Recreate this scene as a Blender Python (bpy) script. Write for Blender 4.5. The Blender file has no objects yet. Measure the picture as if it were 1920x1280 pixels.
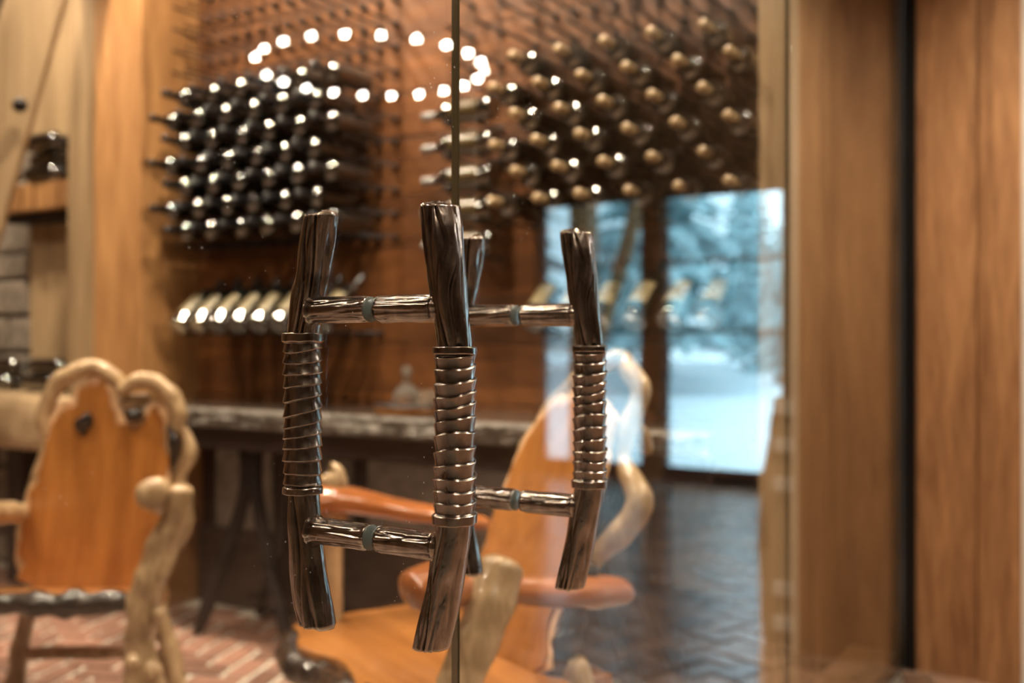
import bpy, bmesh, math, random
from mathutils import Vector, Matrix, noise as mn

R_ = random.Random(7)
scene = bpy.context.scene
col = scene.collection

# ------------------------------------------------------------------ camera
F = 1900.0                                   # focal length in pixels of a 1920 wide frame
YAW = math.radians(58.5)
CAM = Vector((0.0, -0.673, 1.12))
DV = Vector((math.sin(YAW), math.cos(YAW), 0))
RV = Vector((math.cos(YAW), -math.sin(YAW), 0))
cam_d = bpy.data.cameras.new('camera')
cam_d.sensor_width = 36.0
cam_d.lens = 36.0 * F / 1920.0
cam_d.dof.use_dof = True
cam_d.dof.focus_distance = 1.05
cam_d.dof.aperture_fstop = 2.8
cam_d.clip_start = 0.02
cam = bpy.data.objects.new('camera', cam_d)
cam.location = CAM
cam.rotation_euler = (math.pi / 2, 0, -YAW)
col.objects.link(cam)
scene.camera = cam

def W(px, py, z):
    """point seen at a pixel, z metres along the view axis"""
    u = (px - 960.0) / F
    v = (640.0 - py) / F
    return CAM + (DV + RV * u + Vector((0, 0, v))) * z

def WX(px, py, X):
    """point seen at a pixel on the plane X = const"""
    u = (px - 960.0) / F
    return W(px, py, X / (DV.x + u * RV.x))

# ------------------------------------------------------------------ world, exposure, large lights
scene.view_settings.view_transform = 'Standard'
scene.view_settings.look = 'None'
scene.view_settings.gamma = 1.0
scene.view_settings.use_curve_mapping = False
scene.view_settings.exposure = 0.0
world = bpy.data.worlds.new('winter_sky')
scene.world = world
world.use_nodes = True
bgn = world.node_tree.nodes['Background']
bgn.inputs['Color'].default_value = (0.55, 0.84, 1.0, 1)
bgn.inputs['Strength'].default_value = 7.5

WARM = (1.0, 0.80, 0.58)
XWIN = 7.6            # window wall of the foyer
WINS = [(-2.565, -1.589), (-3.708, -2.753)]
WZ0, WZ1 = 0.08, 2.30
for (a, b) in WINS:   # portals only steer the sampling of the daylight through the two windows
    ld = bpy.data.lights.new('daylight_portal', 'AREA')
    ld.shape = 'RECTANGLE'; ld.size = WZ1 - WZ0; ld.size_y = b - a
    ld.cycles.is_portal = True
    lo = bpy.data.objects.new('daylight_portal', ld)
    lo.location = (XWIN + 0.16, (a + b) / 2, (WZ0 + WZ1) / 2)
    lo.rotation_euler = (0, math.pi / 2, 0)
    col.objects.link(lo)

# ------------------------------------------------------------------ materials
MATS = {}
def newmat(name):
    m = bpy.data.materials.new(name); m.use_nodes = True
    MATS[name] = m
    nt = m.node_tree
    return m, nt, nt.nodes['Principled BSDF']

def lk(nt, a, b): nt.links.new(a, b)

def plain(name, c, rough=0.5, metal=0.0, coat=0.0, spec=0.5, bump=0.0, bscale=40.0, vary=0.0):
    m, nt, p = newmat(name)
    p.inputs['Base Color'].default_value = (*c, 1)
    p.inputs['Roughness'].default_value = rough
    p.inputs['Metallic'].default_value = metal
    p.inputs['Coat Weight'].default_value = coat
    p.inputs['Coat Roughness'].default_value = 0.06
    p.inputs['Specular IOR Level'].default_value = spec
    if bump or vary:
        tc = nt.nodes.new('ShaderNodeTexCoord')
        n = nt.nodes.new('ShaderNodeTexNoise'); n.inputs['Scale'].default_value = bscale
        n.inputs['Detail'].default_value = 6
        lk(nt, tc.outputs['Object'], n.inputs['Vector'])
        if bump:
            bp = nt.nodes.new('ShaderNodeBump'); bp.inputs['Strength'].default_value = bump
            bp.inputs['Distance'].default_value = 0.01
            lk(nt, n.outputs['Fac'], bp.inputs['Height']); lk(nt, bp.outputs['Normal'], p.inputs['Normal'])
        if vary:
            cr = nt.nodes.new('ShaderNodeValToRGB')
            cr.color_ramp.elements[0].position = 0.3; cr.color_ramp.elements[1].position = 0.7
            cr.color_ramp.elements[0].color = (*[x * (1 - vary) for x in c], 1)
            cr.color_ramp.elements[1].color = (*[min(1, x * (1 + vary)) for x in c], 1)
            lk(nt, n.outputs['Fac'], cr.inputs['Fac']); lk(nt, cr.outputs['Color'], p.inputs['Base Color'])
    return m

def wood(name, dark, light, axis='Z', scale=14.0, rough=0.55, coat=0.0, bump=0.25, rnd=0.3, stretch=0.06, mid=0.5):
    m, nt, p = newmat(name)
    tc = nt.nodes.new('ShaderNodeTexCoord')
    oi = nt.nodes.new('ShaderNodeObjectInfo')
    mp = nt.nodes.new('ShaderNodeMapping')
    sc = [scale] * 3; sc['XYZ'.index(axis)] = scale * stretch
    mp.inputs['Scale'].default_value = sc
    off = nt.nodes.new('ShaderNodeVectorMath'); off.operation = 'SCALE'
    cmb = nt.nodes.new('ShaderNodeCombineXYZ')
    for i, k in enumerate((37.0, 91.0, 53.0)):
        mu = nt.nodes.new('ShaderNodeMath'); mu.operation = 'MULTIPLY'; mu.inputs[1].default_value = k
        lk(nt, oi.outputs['Random'], mu.inputs[0]); lk(nt, mu.outputs[0], cmb.inputs[i])
    lk(nt, tc.outputs['Object'], mp.inputs['Vector'])
    ad = nt.nodes.new('ShaderNodeVectorMath'); ad.operation = 'ADD'
    lk(nt, mp.outputs['Vector'], ad.inputs[0]); lk(nt, cmb.outputs[0], ad.inputs[1])
    n1 = nt.nodes.new('ShaderNodeTexNoise'); n1.inputs['Scale'].default_value = 1.0
    n1.inputs['Detail'].default_value = 8; n1.inputs['Distortion'].default_value = 1.2
    lk(nt, ad.outputs[0], n1.inputs['Vector'])
    n2 = nt.nodes.new('ShaderNodeTexNoise'); n2.inputs['Scale'].default_value = 5.0
    n2.inputs['Detail'].default_value = 4
    lk(nt, ad.outputs[0], n2.inputs['Vector'])
    mx = nt.nodes.new('ShaderNodeMath'); mx.operation = 'MULTIPLY_ADD'
    mx.inputs[1].default_value = 0.35
    sub = nt.nodes.new('ShaderNodeMath'); sub.operation = 'MULTIPLY'; sub.inputs[1].default_value = 0.65
    lk(nt, n1.outputs['Fac'], sub.inputs[0])
    lk(nt, n2.outputs['Fac'], mx.inputs[0]); lk(nt, sub.outputs[0], mx.inputs[2])
    cr = nt.nodes.new('ShaderNodeValToRGB')
    cr.color_ramp.elements[0].position = mid - 0.16; cr.color_ramp.elements[1].position = mid + 0.14
    cr.color_ramp.elements[0].color = (*dark, 1); cr.color_ramp.elements[1].color = (*light, 1)
    lk(nt, mx.outputs[0], cr.inputs['Fac'])
    hs = nt.nodes.new('ShaderNodeHueSaturation')
    mr = nt.nodes.new('ShaderNodeMapRange')
    mr.inputs['To Min'].default_value = 1 - rnd; mr.inputs['To Max'].default_value = 1 + rnd
    lk(nt, oi.outputs['Random'], mr.inputs['Value']); lk(nt, mr.outputs[0], hs.inputs['Value'])
    lk(nt, cr.outputs['Color'], hs.inputs['Color'])
    lk(nt, hs.outputs['Color'], p.inputs['Base Color'])
    p.inputs['Roughness'].default_value = rough
    p.inputs['Coat Weight'].default_value = coat
    p.inputs['Coat Roughness'].default_value = 0.08
    if bump:
        bp = nt.nodes.new('ShaderNodeBump'); bp.inputs['Strength'].default_value = bump
        bp.inputs['Distance'].default_value = 0.006
        lk(nt, mx.outputs[0], bp.inputs['Height']); lk(nt, bp.outputs['Normal'], p.inputs['Normal'])
    return m

def glass_mat(name, dust=True):
    """clear sheet: Fresnel mix of straight transmission and mirror reflection, plus specks of dust"""
    m = bpy.data.materials.new(name); m.use_nodes = True; MATS[name] = m
    nt = m.node_tree; nt.nodes.clear()
    out = nt.nodes.new('ShaderNodeOutputMaterial')
    g = nt.nodes.new('ShaderNodeNewGeometry')
    d = nt.nodes.new('ShaderNodeVectorMath'); d.operation = 'DOT_PRODUCT'
    lk(nt, g.outputs['Normal'], d.inputs[0]); lk(nt, g.outputs['Incoming'], d.inputs[1])
    ab = nt.nodes.new('ShaderNodeMath'); ab.operation = 'ABSOLUTE'; lk(nt, d.outputs['Value'], ab.inputs[0])
    om = nt.nodes.new('ShaderNodeMath'); om.operation = 'SUBTRACT'; om.inputs[0].default_value = 1.0
    lk(nt, ab.outputs[0], om.inputs[1])
    pw = nt.nodes.new('ShaderNodeMath'); pw.operation = 'POWER'; pw.inputs[1].default_value = 5.0
    lk(nt, om.outputs[0], pw.inputs[0])
    ma = nt.nodes.new('ShaderNodeMath'); ma.operation = 'MULTIPLY_ADD'
    ma.inputs[1].default_value = 0.957; ma.inputs[2].default_value = 0.043
    lk(nt, pw.outputs[0], ma.inputs[0])
    tr = nt.nodes.new('ShaderNodeBsdfTransparent'); tr.inputs['Color'].default_value = (0.985, 0.995, 0.99, 1)
    gl = nt.nodes.new('ShaderNodeBsdfGlossy'); gl.inputs['Roughness'].default_value = 0.0
    mix = nt.nodes.new('ShaderNodeMixShader')
    lk(nt, ma.outputs[0], mix.inputs['Fac']); lk(nt, tr.outputs[0], mix.inputs[1]); lk(nt, gl.outputs[0], mix.inputs[2])
    last = mix
    if dust:
        tc = nt.nodes.new('ShaderNodeTexCoord')
        vo = nt.nodes.new('ShaderNodeTexVoronoi'); vo.inputs['Scale'].default_value = 85.0
        lk(nt, tc.outputs['Object'], vo.inputs['Vector'])
        n = nt.nodes.new('ShaderNodeTexNoise'); n.inputs['Scale'].default_value = 6.0
        lk(nt, tc.outputs['Object'], n.inputs['Vector'])
        sz = nt.nodes.new('ShaderNodeMapRange')
        sz.inputs['From Min'].default_value = 0.42; sz.inputs['From Max'].default_value = 0.75
        sz.inputs['To Min'].default_value = 0.0; sz.inputs['To Max'].default_value = 0.10
        lk(nt, n.outputs['Fac'], sz.inputs['Value'])
        lt = nt.nodes.new('ShaderNodeMath'); lt.operation = 'LESS_THAN'
        lk(nt, vo.outputs['Distance'], lt.inputs[0]); lk(nt, sz.outputs[0], lt.inputs[1])
        hf = nt.nodes.new('ShaderNodeMath'); hf.operation = 'MULTIPLY'; hf.inputs[1].default_value = 0.4
        lk(nt, lt.outputs[0], hf.inputs[0])
        df = nt.nodes.new('ShaderNodeBsdfDiffuse'); df.inputs['Color'].default_value = (0.8, 0.8, 0.8, 1)
        m2 = nt.nodes.new('ShaderNodeMixShader')
        lk(nt, hf.outputs[0], m2.inputs['Fac']); lk(nt, mix.outputs[0], m2.inputs[1]); lk(nt, df.outputs[0], m2.inputs[2])
        last = m2
    lk(nt, last.outputs[0], out.inputs['Surface'])
    return m

def emit(name, c, s):
    m = bpy.data.materials.new(name); m.use_nodes = True; MATS[name] = m
    nt = m.node_tree; nt.nodes.clear()
    out = nt.nodes.new('ShaderNodeOutputMaterial'); e = nt.nodes.new('ShaderNodeEmission')
    e.inputs['Color'].default_value = (*c, 1); e.inputs['Strength'].default_value = s
    lk(nt, e.outputs[0], out.inputs['Surface'])
    return m

def bronze():
    m, nt, p = newmat('bronze')
    tc = nt.nodes.new('ShaderNodeTexCoord')
    mp = nt.nodes.new('ShaderNodeMapping'); mp.inputs['Scale'].default_value = (1, 1, 0.6)
    lk(nt, tc.outputs['Object'], mp.inputs['Vector'])
    n = nt.nodes.new('ShaderNodeTexNoise'); n.inputs['Scale'].default_value = 60; n.inputs['Detail'].default_value = 7
    lk(nt, mp.outputs[0], n.inputs['Vector'])
    g = nt.nodes.new('ShaderNodeNewGeometry')
    cr = nt.nodes.new('ShaderNodeValToRGB')      # bare metal on the ridges, dark patina in the grooves
    cr.color_ramp.elements[0].position = 0.44; cr.color_ramp.elements[0].color = (0.05, 0.042, 0.038, 1)
    cr.color_ramp.elements[1].position = 0.60; cr.color_ramp.elements[1].color = (0.82, 0.71, 0.62, 1)
    e = cr.color_ramp.elements.new(0.505); e.color = (0.33, 0.295, 0.275, 1)
    add = nt.nodes.new('ShaderNodeMath'); add.operation = 'MULTIPLY_ADD'
    add.inputs[1].default_value = 0.10; 
    sh = nt.nodes.new('ShaderNodeMath'); sh.operation = 'SUBTRACT'; sh.inputs[1].default_value = 0.05
    lk(nt, g.outputs['Pointiness'], sh.inputs[0])
    lk(nt, n.outputs['Fac'], add.inputs[0]); lk(nt, sh.outputs[0], add.inputs[2])
    lk(nt, add.outputs[0], cr.inputs['Fac']); lk(nt, cr.outputs['Color'], p.inputs['Base Color'])
    p.inputs['Metallic'].default_value = 1.0
    rr = nt.nodes.new('ShaderNodeMapRange'); rr.inputs['To Min'].default_value = 0.12; rr.inputs['To Max'].default_value = 0.30
    lk(nt, n.outputs['Fac'], rr.inputs['Value']); lk(nt, rr.outputs[0], p.inputs['Roughness'])
    bp = nt.nodes.new('ShaderNodeBump'); bp.inputs['Strength'].default_value = 0.12; bp.inputs['Distance'].default_value = 0.0012
    lk(nt, n.outputs['Fac'], bp.inputs['Height']); lk(nt, bp.outputs['Normal'], p.inputs['Normal'])
    return m

def brick_mat(name, c, mul, rough=0.6):
    m, nt, p = newmat(name)
    oi = nt.nodes.new('ShaderNodeObjectInfo'); g = nt.nodes.new('ShaderNodeNewGeometry')
    ad = nt.nodes.new('ShaderNodeMath'); ad.operation = 'ADD'
    lk(nt, oi.outputs['Random'], ad.inputs[0]); lk(nt, g.outputs['Random Per Island'], ad.inputs[1])
    fr = nt.nodes.new('ShaderNodeMath'); fr.operation = 'FRACT'; lk(nt, ad.outputs[0], fr.inputs[0])
    cr = nt.nodes.new('ShaderNodeValToRGB')
    cr.color_ramp.elements[0].color = (*[x * 0.6 for x in c], 1)
    cr.color_ramp.elements[1].color = (*[min(1, x * mul) for x in c], 1)
    tc = nt.nodes.new('ShaderNodeTexCoord'); n = nt.nodes.new('ShaderNodeTexNoise')
    n.inputs['Scale'].default_value = 30; n.inputs['Detail'].default_value = 5
    lk(nt, tc.outputs['Object'], n.inputs['Vector'])
    lk(nt, fr.outputs[0], cr.inputs['Fac'])
    mx = nt.nodes.new('ShaderNodeMix'); mx.data_type = 'RGBA'; mx.blend_type = 'OVERLAY'
    mx.inputs['Factor'].default_value = 0.6
    lk(nt, cr.outputs['Color'], mx.inputs['A']); lk(nt, n.outputs['Fac'], mx.inputs['B'])
    lk(nt, mx.outputs['Result'], p.inputs['Base Color'])
    p.inputs['Roughness'].default_value = rough
    bp = nt.nodes.new('ShaderNodeBump'); bp.inputs['Strength'].default_value = 0.4; bp.inputs['Distance'].default_value = 0.005
    lk(nt, n.outputs['Fac'], bp.inputs['Height']); lk(nt, bp.outputs['Normal'], p.inputs['Normal'])
    return m

bronze()
glass_mat('door_glass'); glass_mat('window_glass', False)
plain('glass_edge', (0.11, 0.095, 0.055), 0.10, 0.0, 1.0, 1.0)
plain('rubber', (0.12, 0.14, 0.14), 0.25, 0.0, 0.5)
plain('black_steel', (0.012, 0.012, 0.014), 0.35, 0.3)
plain('iron', (0.015, 0.013, 0.014), 0.45, 0.6)
plain('bottle_glass', (0.003, 0.004, 0.004), 0.06, 0.0, 1.0, 1.0); MATS['bottle_glass'].node_tree.nodes['Principled BSDF'].inputs['IOR'].default_value = 1.75
plain('capsule_black', (0.012, 0.012, 0.014), 0.3)
plain('capsule_tan', (0.34, 0.24, 0.13), 0.35)
plain('capsule_silver', (0.18, 0.18, 0.18), 0.4, 0.3)
plain('label_cream', (0.17, 0.14, 0.075), 0.3, vary=0.2, bscale=60)
plain('label_dark', (0.06, 0.042, 0.018), 0.25, vary=0.4, bscale=80)
wood('plank_wood', (0.065, 0.021, 0.0055), (0.19, 0.070, 0.018), 'Y', 12, 0.5, 0.0, 0.25, 0.28, 0.1)
wood('post_wood', (0.20, 0.105, 0.045), (0.42, 0.245, 0.115), 'Z', 12, 0.65, 0.0, 0.35, 0.1, 0.13)
wood('post_orange', (0.26, 0.12, 0.042), (0.46, 0.24, 0.09), 'Z', 10, 0.6, 0.0, 0.3, 0.05, 0.13)
wood('post_pale', (0.24, 0.155, 0.08), (0.44, 0.31, 0.175), 'Z', 12, 0.7, 0.0, 0.35, 0.1)
wood('jamb_wood', (0.22, 0.10, 0.042), (0.50, 0.27, 0.125), 'Z', 14, 0.55, 0.0, 0.4, 0.1, 0.12)
wood('beam_wood', (0.30, 0.20, 0.11), (0.52, 0.38, 0.23), 'Y', 14, 0.7, 0.0, 0.35, 0.1)
wood('foyer_wood', (0.16, 0.085, 0.04), (0.36, 0.21, 0.10), 'Z', 8, 0.6, 0.0, 0.2, 0.1)
wood('slab_wood', (0.27, 0.098, 0.022), (0.46, 0.19, 0.047), 'Z', 9, 0.28, 0.6, 0.06, 0.06)
wood('seat_wood', (0.27, 0.098, 0.022), (0.46, 0.19, 0.047), 'X', 9, 0.28, 0.6, 0.06, 0.06)
wood('arm_wood', (0.20, 0.06, 0.018), (0.44, 0.15, 0.04), 'Y', 12, 0.22, 0.8, 0.06, 0.06)
wood('branch_wood', (0.28, 0.18, 0.09), (0.58, 0.42, 0.25), 'Z', 20, 0.3, 0.5, 0.2, 0.08, 0.3)
plain('sapwood', (0.72, 0.46, 0.27), 0.25, 0, 0.6, vary=0.25, bscale=25)
plain('bark', (0.018, 0.014, 0.013), 0.22, 0, 0.5, bump=0.8, bscale=45)
plain('stone_table', (0.105, 0.092, 0.08), 0.4, 0, 0.0, bump=0.9, bscale=28, vary=0.6)
plain('stone_polished', (0.08, 0.065, 0.055), 0.12, 0, 0.3, vary=0.4, bscale=35)
plain('stone_grey', (0.26, 0.25, 0.24), 0.7, bump=0.3, bscale=20, vary=0.2)
plain('stone_rubble', (0.26, 0.22, 0.18), 0.8, bump=0.5, bscale=14, vary=0.4)
plain('dark_base', (0.028, 0.016, 0.014), 0.5)
plain('mortar', (0.58, 0.55, 0.48), 0.85, bump=0.3, bscale=60)
brick_mat('brick_floor', (0.235, 0.125, 0.092), 1.6, 0.5)
brick_mat('brick_foyer', (0.30, 0.19, 0.135), 1.5, 0.16)
plain('mortar_dark', (0.22, 0.19, 0.16), 0.3)
plain('snow', (0.86, 0.90, 0.93), 0.8, bump=0.2, bscale=2)
plain('foliage', (0.36, 0.50, 0.52), 0.7, vary=0.7, bscale=3)
plain('trunk', (0.12, 0.10, 0.09), 0.9)
plain('ceiling_wood', (0.36, 0.23, 0.13), 0.7, vary=0.2, bscale=6)
plain('white_paint', (0.8, 0.78, 0.74), 0.5)
plain('brass', (0.6, 0.42, 0.18), 0.25, 1.0)
emit('bulb_glow', (1.0, 0.92, 0.80), 260.0)
emit('downlight_glow', (1.0, 0.84, 0.64), 40.0)
m, nt, p = newmat('crystal')
p.inputs['Transmission Weight'].default_value = 0.93; p.inputs['Roughness'].default_value = 0.06; p.inputs['IOR'].default_value = 1.7; p.inputs['Coat Weight'].default_value = 1.0
p.inputs['Base Color'].default_value = (1, 0.97, 0.9, 1)

# ------------------------------------------------------------------ mesh helpers
def new_obj(name, bm, mat, parent=None, loc=None, smooth=False, mats=None):
    me = bpy.data.meshes.new(name)
    bm.normal_update(); bm.to_mesh(me); bm.free()
    for mm in (mats or [mat]): me.materials.append(MATS[mm])
    if smooth: me.polygons.foreach_set('use_smooth', [True] * len(me.polygons))
    return link(name, me, parent, loc)

def link(name, me, parent=None, loc=None):
    o = bpy.data.objects.new(name, me)
    col.objects.link(o)
    if parent is not None: o.parent = parent
    if loc is not None: o.location = loc
    return o

def tag(o, label, cat, group=None):
    o['label'] = label; o['category'] = cat
    if group: o['group'] = group
    return o

def empty(name, loc=(0, 0, 0), rz=0.0):
    o = bpy.data.objects.new(name, None); o.empty_display_size = 0.1
    o.location = loc; o.rotation_euler = (0, 0, rz)
    col.objects.link(o)
    return o

def struct(o): o['kind'] = 'structure'; return o

def copy_tree(o, parent=None):
    c = o.copy(); col.objects.link(c); c.parent = parent
    for ch in list(o.children): copy_tree(ch, c)
    return c

def bm_box(bm, lo, hi, bev=0.0):
    lo = Vector(lo); hi = Vector(hi)
    r = bmesh.ops.create_cube(bm, size=1.0)
    vs = r['verts']
    bmesh.ops.scale(bm, vec=hi - lo, verts=vs)
    bmesh.ops.translate(bm, vec=(hi + lo) / 2, verts=vs)
    if bev:
        es = list({e for v in vs for e in v.link_edges})
        bmesh.ops.bevel(bm, geom=es, offset=bev, segments=2, affect='EDGES', profile=0.6)
    return bm

def box(name, lo, hi, mat, parent=None, bev=0.0):
    """box whose origin is the middle of its bottom"""
    lo = Vector(lo); hi = Vector(hi)
    o = Vector(((lo.x + hi.x) / 2, (lo.y + hi.y) / 2, lo.z))
    bm = bmesh.new(); bm_box(bm, lo - o, hi - o, bev)
    ob = new_obj(name, bm, mat, parent, o)
    return ob

def grid_faces(bm, rows, close_u=True):
    for a, b in zip(rows[:-1], rows[1:]):
        n = len(a)
        for i in range(n if close_u else n - 1):
            j = (i + 1) % n
            try: bm.faces.new((a[i], a[j], b[j], b[i]))
            except ValueError: pass

def lathe(prof, seg=24, axis='Z'):
    bm = bmesh.new(); rows = []
    for r, h in prof:
        row = []
        for i in range(seg):
            t = 2 * math.pi * i / seg
            x, y = r * math.cos(t), r * math.sin(t)
            row.append(bm.verts.new((x, y, h) if axis == 'Z' else (h, x, y)))
        rows.append(row)
    grid_faces(bm, rows)
    bmesh.ops.remove_doubles(bm, verts=bm.verts, dist=1e-6)
    return bm

def catmull(pts, n):
    P = [Vector(p) for p in pts]; P = [P[0] * 2 - P[1]] + P + [P[-1] * 2 - P[-2]]
    out = []
    segs = len(P) - 3
    for k in range(n + 1):
        t = k / n * segs; i = min(int(t), segs - 1); t -= i
        a, b, c, d = P[i:i + 4]
        out.append(0.5 * ((2 * b) + (c - a) * t + (2 * a - 5 * b + 4 * c - d) * t * t + (3 * b - a - 3 * c + d) * t ** 3))
    return out

def lerpl(vals, t):
    x = t * (len(vals) - 1); i = min(int(x), len(vals) - 2); return vals[i] + (vals[i + 1] - vals[i]) * (x - i)

def tube(pts, radii, n=40, seg=14, amp=0.0, freq=20.0, flat=1.0, cap=True, seed=0.0, bm=None):
    bm = bm or bmesh.new()
    C = catmull(pts, n); rows = []
    up = Vector((0.13, 0.31, 0.94)).normalized(); prev = None
    for k, c in enumerate(C):
        tg = (C[min(k + 1, n)] - C[max(k - 1, 0)]).normalized()
        if prev is None:
            s = tg.cross(up)
            if s.length < 0.2: s = tg.cross(Vector((1, 0, 0)))
            s.normalize()
        else: s = (prev - tg * prev.dot(tg)).normalized()
        prev = s; b = tg.cross(s)
        r = lerpl(radii, k / n); row = []
        e = min(k, n - k)
        rr = r * (1.0 if not cap or e > 2 else (0.55, 0.82, 0.95)[e])
        for i in range(seg):
            a = 2 * math.pi * i / seg
            dv = s * math.cos(a) + b * math.sin(a) * flat
            q = rr * (1 + amp * mn.noise((c + dv * r) * freq + Vector((seed, seed, seed))))
            row.append(bm.verts.new(c + dv * q))
        rows.append(row)
    grid_faces(bm, rows)
    bm.faces.new(rows[0][::-1]); bm.faces.new(rows[-1])
    bmesh.ops.recalc_face_normals(bm, faces=bm.faces)
    return bm

def live(outline, step=0.02, amp=0.006, freq=14.0, seed=0.0):
    """resample a closed 2D outline and give it a natural edge"""
    out = []
    n = len(outline)
    for i in range(n):
        a = Vector(outline[i]); b = Vector(outline[(i + 1) % n]); L = (b - a).length
        k = max(1, int(L / step)); nn = Vector((b.y - a.y, a.x - b.x)) / max(L, 1e-6)
        for j in range(k):
            q = a + (b - a) * (j / k)
            out.append(q + nn * amp * (mn.noise(Vector((q.x * freq, q.y * freq, seed))) + 0.5 * mn.noise(Vector((q.x * freq * 2.7, q.y * freq * 2.7, seed + 5)))))
    return out

def slab(outline, t0, t1, fn, bev=0.008):
    """solid from a closed 2D outline; fn(a, b, t) gives the 3D point"""
    bm = bmesh.new()
    lo = [bm.verts.new(fn(p.x, p.y, t0)) for p in outline]
    hi = [bm.verts.new(fn(p.x, p.y, t1)) for p in outline]
    n = len(outline)
    f0 = bm.faces.new(lo[::-1]); f1 = bm.faces.new(hi)
    for i in range(n):
        j = (i + 1) % n; bm.faces.new((lo[i], lo[j], hi[j], hi[i]))
    bmesh.ops.recalc_face_normals(bm, faces=bm.faces)
    if bev:
        es = [e for e in bm.edges if f0 in e.link_faces or f1 in e.link_faces]
        bmesh.ops.bevel(bm, geom=es, offset=bev, segments=3, affect='EDGES', profile=0.5)
    bmesh.ops.triangulate(bm, faces=[f for f in bm.faces if len(f.verts) > 4])
    return bm

# ================================================================== THE SETTING
CEIL = 3.3
XW = 3.05                                             # face of the bottle wall
# ---- wine room floor: mortar bed with herringbone bricks
flo = struct(box('floor', (-2.6, -0.0, -0.10), (4.1, 6.2, -0.006), 'mortar'))
bl, bw = 0.205, 0.1
bricks = []
for k in range(-80, 80):
    for l in range(-80, 80):
        # lattice of the herringbone: vectors (bw, bw) and (2bw, -2bw)
        gx = k * bw + l * 2 * bw; gy = k * bw - l * 2 * bw
        bricks.append((gx + bw, gy + bw / 2, 0)); bricks.append((gx + bw / 2 + 0.0, gy + 2 * bw, 1))
ca, sa = math.cos(0.35), math.sin(0.35)
def brick_bm(bm, cx, cy, rot, z0, z1, ang, cut=0.011):
    lx, ly = (2 * bw - cut * 2, bw - cut * 2) if rot == 0 else (bw - cut * 2, 2 * bw - cut * 2)
    vs = []
    c, s = math.cos(ang), math.sin(ang)
    for z, k in ((z0, 1.0), (z1 - 0.003, 1.0), (z1, 0.95)):
        for sx, sy in ((-1, -1), (1, -1), (1, 1), (-1, 1)):
            x, y = sx * lx / 2 * k, sy * ly / 2 * k
            vs.append(bm.verts.new((cx + x * c - y * s, cy + x * s + y * c, z)))
    for a in (0, 4):
        for i in range(4):
            j = (i + 1) % 4; bm.faces.new((vs[a + i], vs[a + j], vs[a + 4 + j], vs[a + 4 + i]))
    bm.faces.new(vs[8:12])
shared = []
for rot in (0, 1):
    bm = bmesh.new(); brick_bm(bm, 0, 0, rot, -0.012, 0.002, 0.35)
    me = bpy.data.meshes.new('brick'); bm.normal_update(); bm.to_mesh(me); bm.free(); me.materials.append(MATS['brick_floor'])
    shared.append(me)
place = []
for gx, gy, rot in bricks:
    x = gx * ca - gy * sa; y = gx * sa + gy * ca
    if not (-2.45 < x < 3.0 and 0.12 < y < 5.8): continue
    d = Vector((x, y, 0)) - CAM
    zc = d.dot(DV); u = d.dot(RV) / max(zc, 0.01); v = CAM.z / max(zc, 0.01)
    vis = zc > 0.3 and abs(u) < 0.52 and v < 0.36
    place.append((not vis, zc, x, y, rot))
place.sort()
rest = bmesh.new()
for k, (nv, zc, x, y, rot) in enumerate(place):
    if k < 300:
        o = link('brick', shared[rot], flo, (x - flo.location.x, y - flo.location.y, R_.uniform(-0.001, 0.003) - flo.location.z))
    else:
        brick_bm(rest, x, y, rot, -0.012, R_.uniform(-0.001, 0.003), 0.35)
o = new_obj('brick_field', rest, 'brick_floor', flo); o.location = -flo.location; o['kind'] = 'stuff'
# ---- foyer floor, seen in the mirror of the glass only
ff = struct(box('floor', (-4.2, -7.8, -0.10), (XWIN + 0.2, -0.0, -0.006), 'mortar_dark'))
fbm = bmesh.new()
for gx, gy, rot in bricks:
    x = gx * ca - gy * sa + 1.5; y = gx * sa + gy * ca - 3
    if -0.5 < x < XWIN - 0.1 and -7.6 < y < -0.05: brick_bm(fbm, x, y, rot, -0.012, R_.uniform(-0.002, 0.004), 0.35, 0.004)
o = new_obj('brick_field', fbm, 'brick_foyer', ff); o.location = -ff.location; o['kind'] = 'stuff'

# ---- ceilings
struct(box('ceiling', (-2.7, 0.0, CEIL), (4.3, 6.3, CEIL + 0.1), 'ceiling_wood'))
struct(box('ceiling', (-4.3, -7.9, CEIL), (XWIN + 0.3, 0.0, CEIL + 0.1), 'ceiling_wood'))

# ---- bottle wall: dark core with horizontal planks
wr = struct(box('wall_right', (XW + 0.022, 0.22, -0.09), (XW + 0.14, 6.2, CEIL), 'dark_base'))
def child_box(parent, name, lo, hi, mat, bev=0.003):
    o = box(name, lo, hi, mat, parent, bev)
    o.location = o.location - parent.location
    return o
z = 0.70; k = 0
while z < CEIL - 0.02:
    h = (0.19, 0.22, 0.17, 0.2)[k % 4]
    z1 = min(z + h, CEIL - 0.002)
    cuts = [0.24, 1.1 + 0.35 * ((k * 7) % 3), 2.80]
    for a, b in zip(cuts[:-1], cuts[1:]):
        child_box(wr, 'plank', (XW + R_.uniform(-0.003, 0.002), a + 0.002, z + 0.002), (XW + 0.03, b - 0.002, z1 - 0.002), 'plank_wood')
    z = z1; k += 1
# grey stone panels and dark stiles under the stone counter
for i in range(6):
    y0 = 0.26 + i * 0.42
    child_box(wr, 'stone_panel', (XW - 0.002, y0, 0.33), (XW + 0.03, y0 + 0.33, 0.66), 'stone_grey', 0.006)
child_box(wr, 'base_rail', (XW - 0.012, 0.24, 0.0), (XW + 0.03, 2.79, 0.325), 'dark_base')
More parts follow.
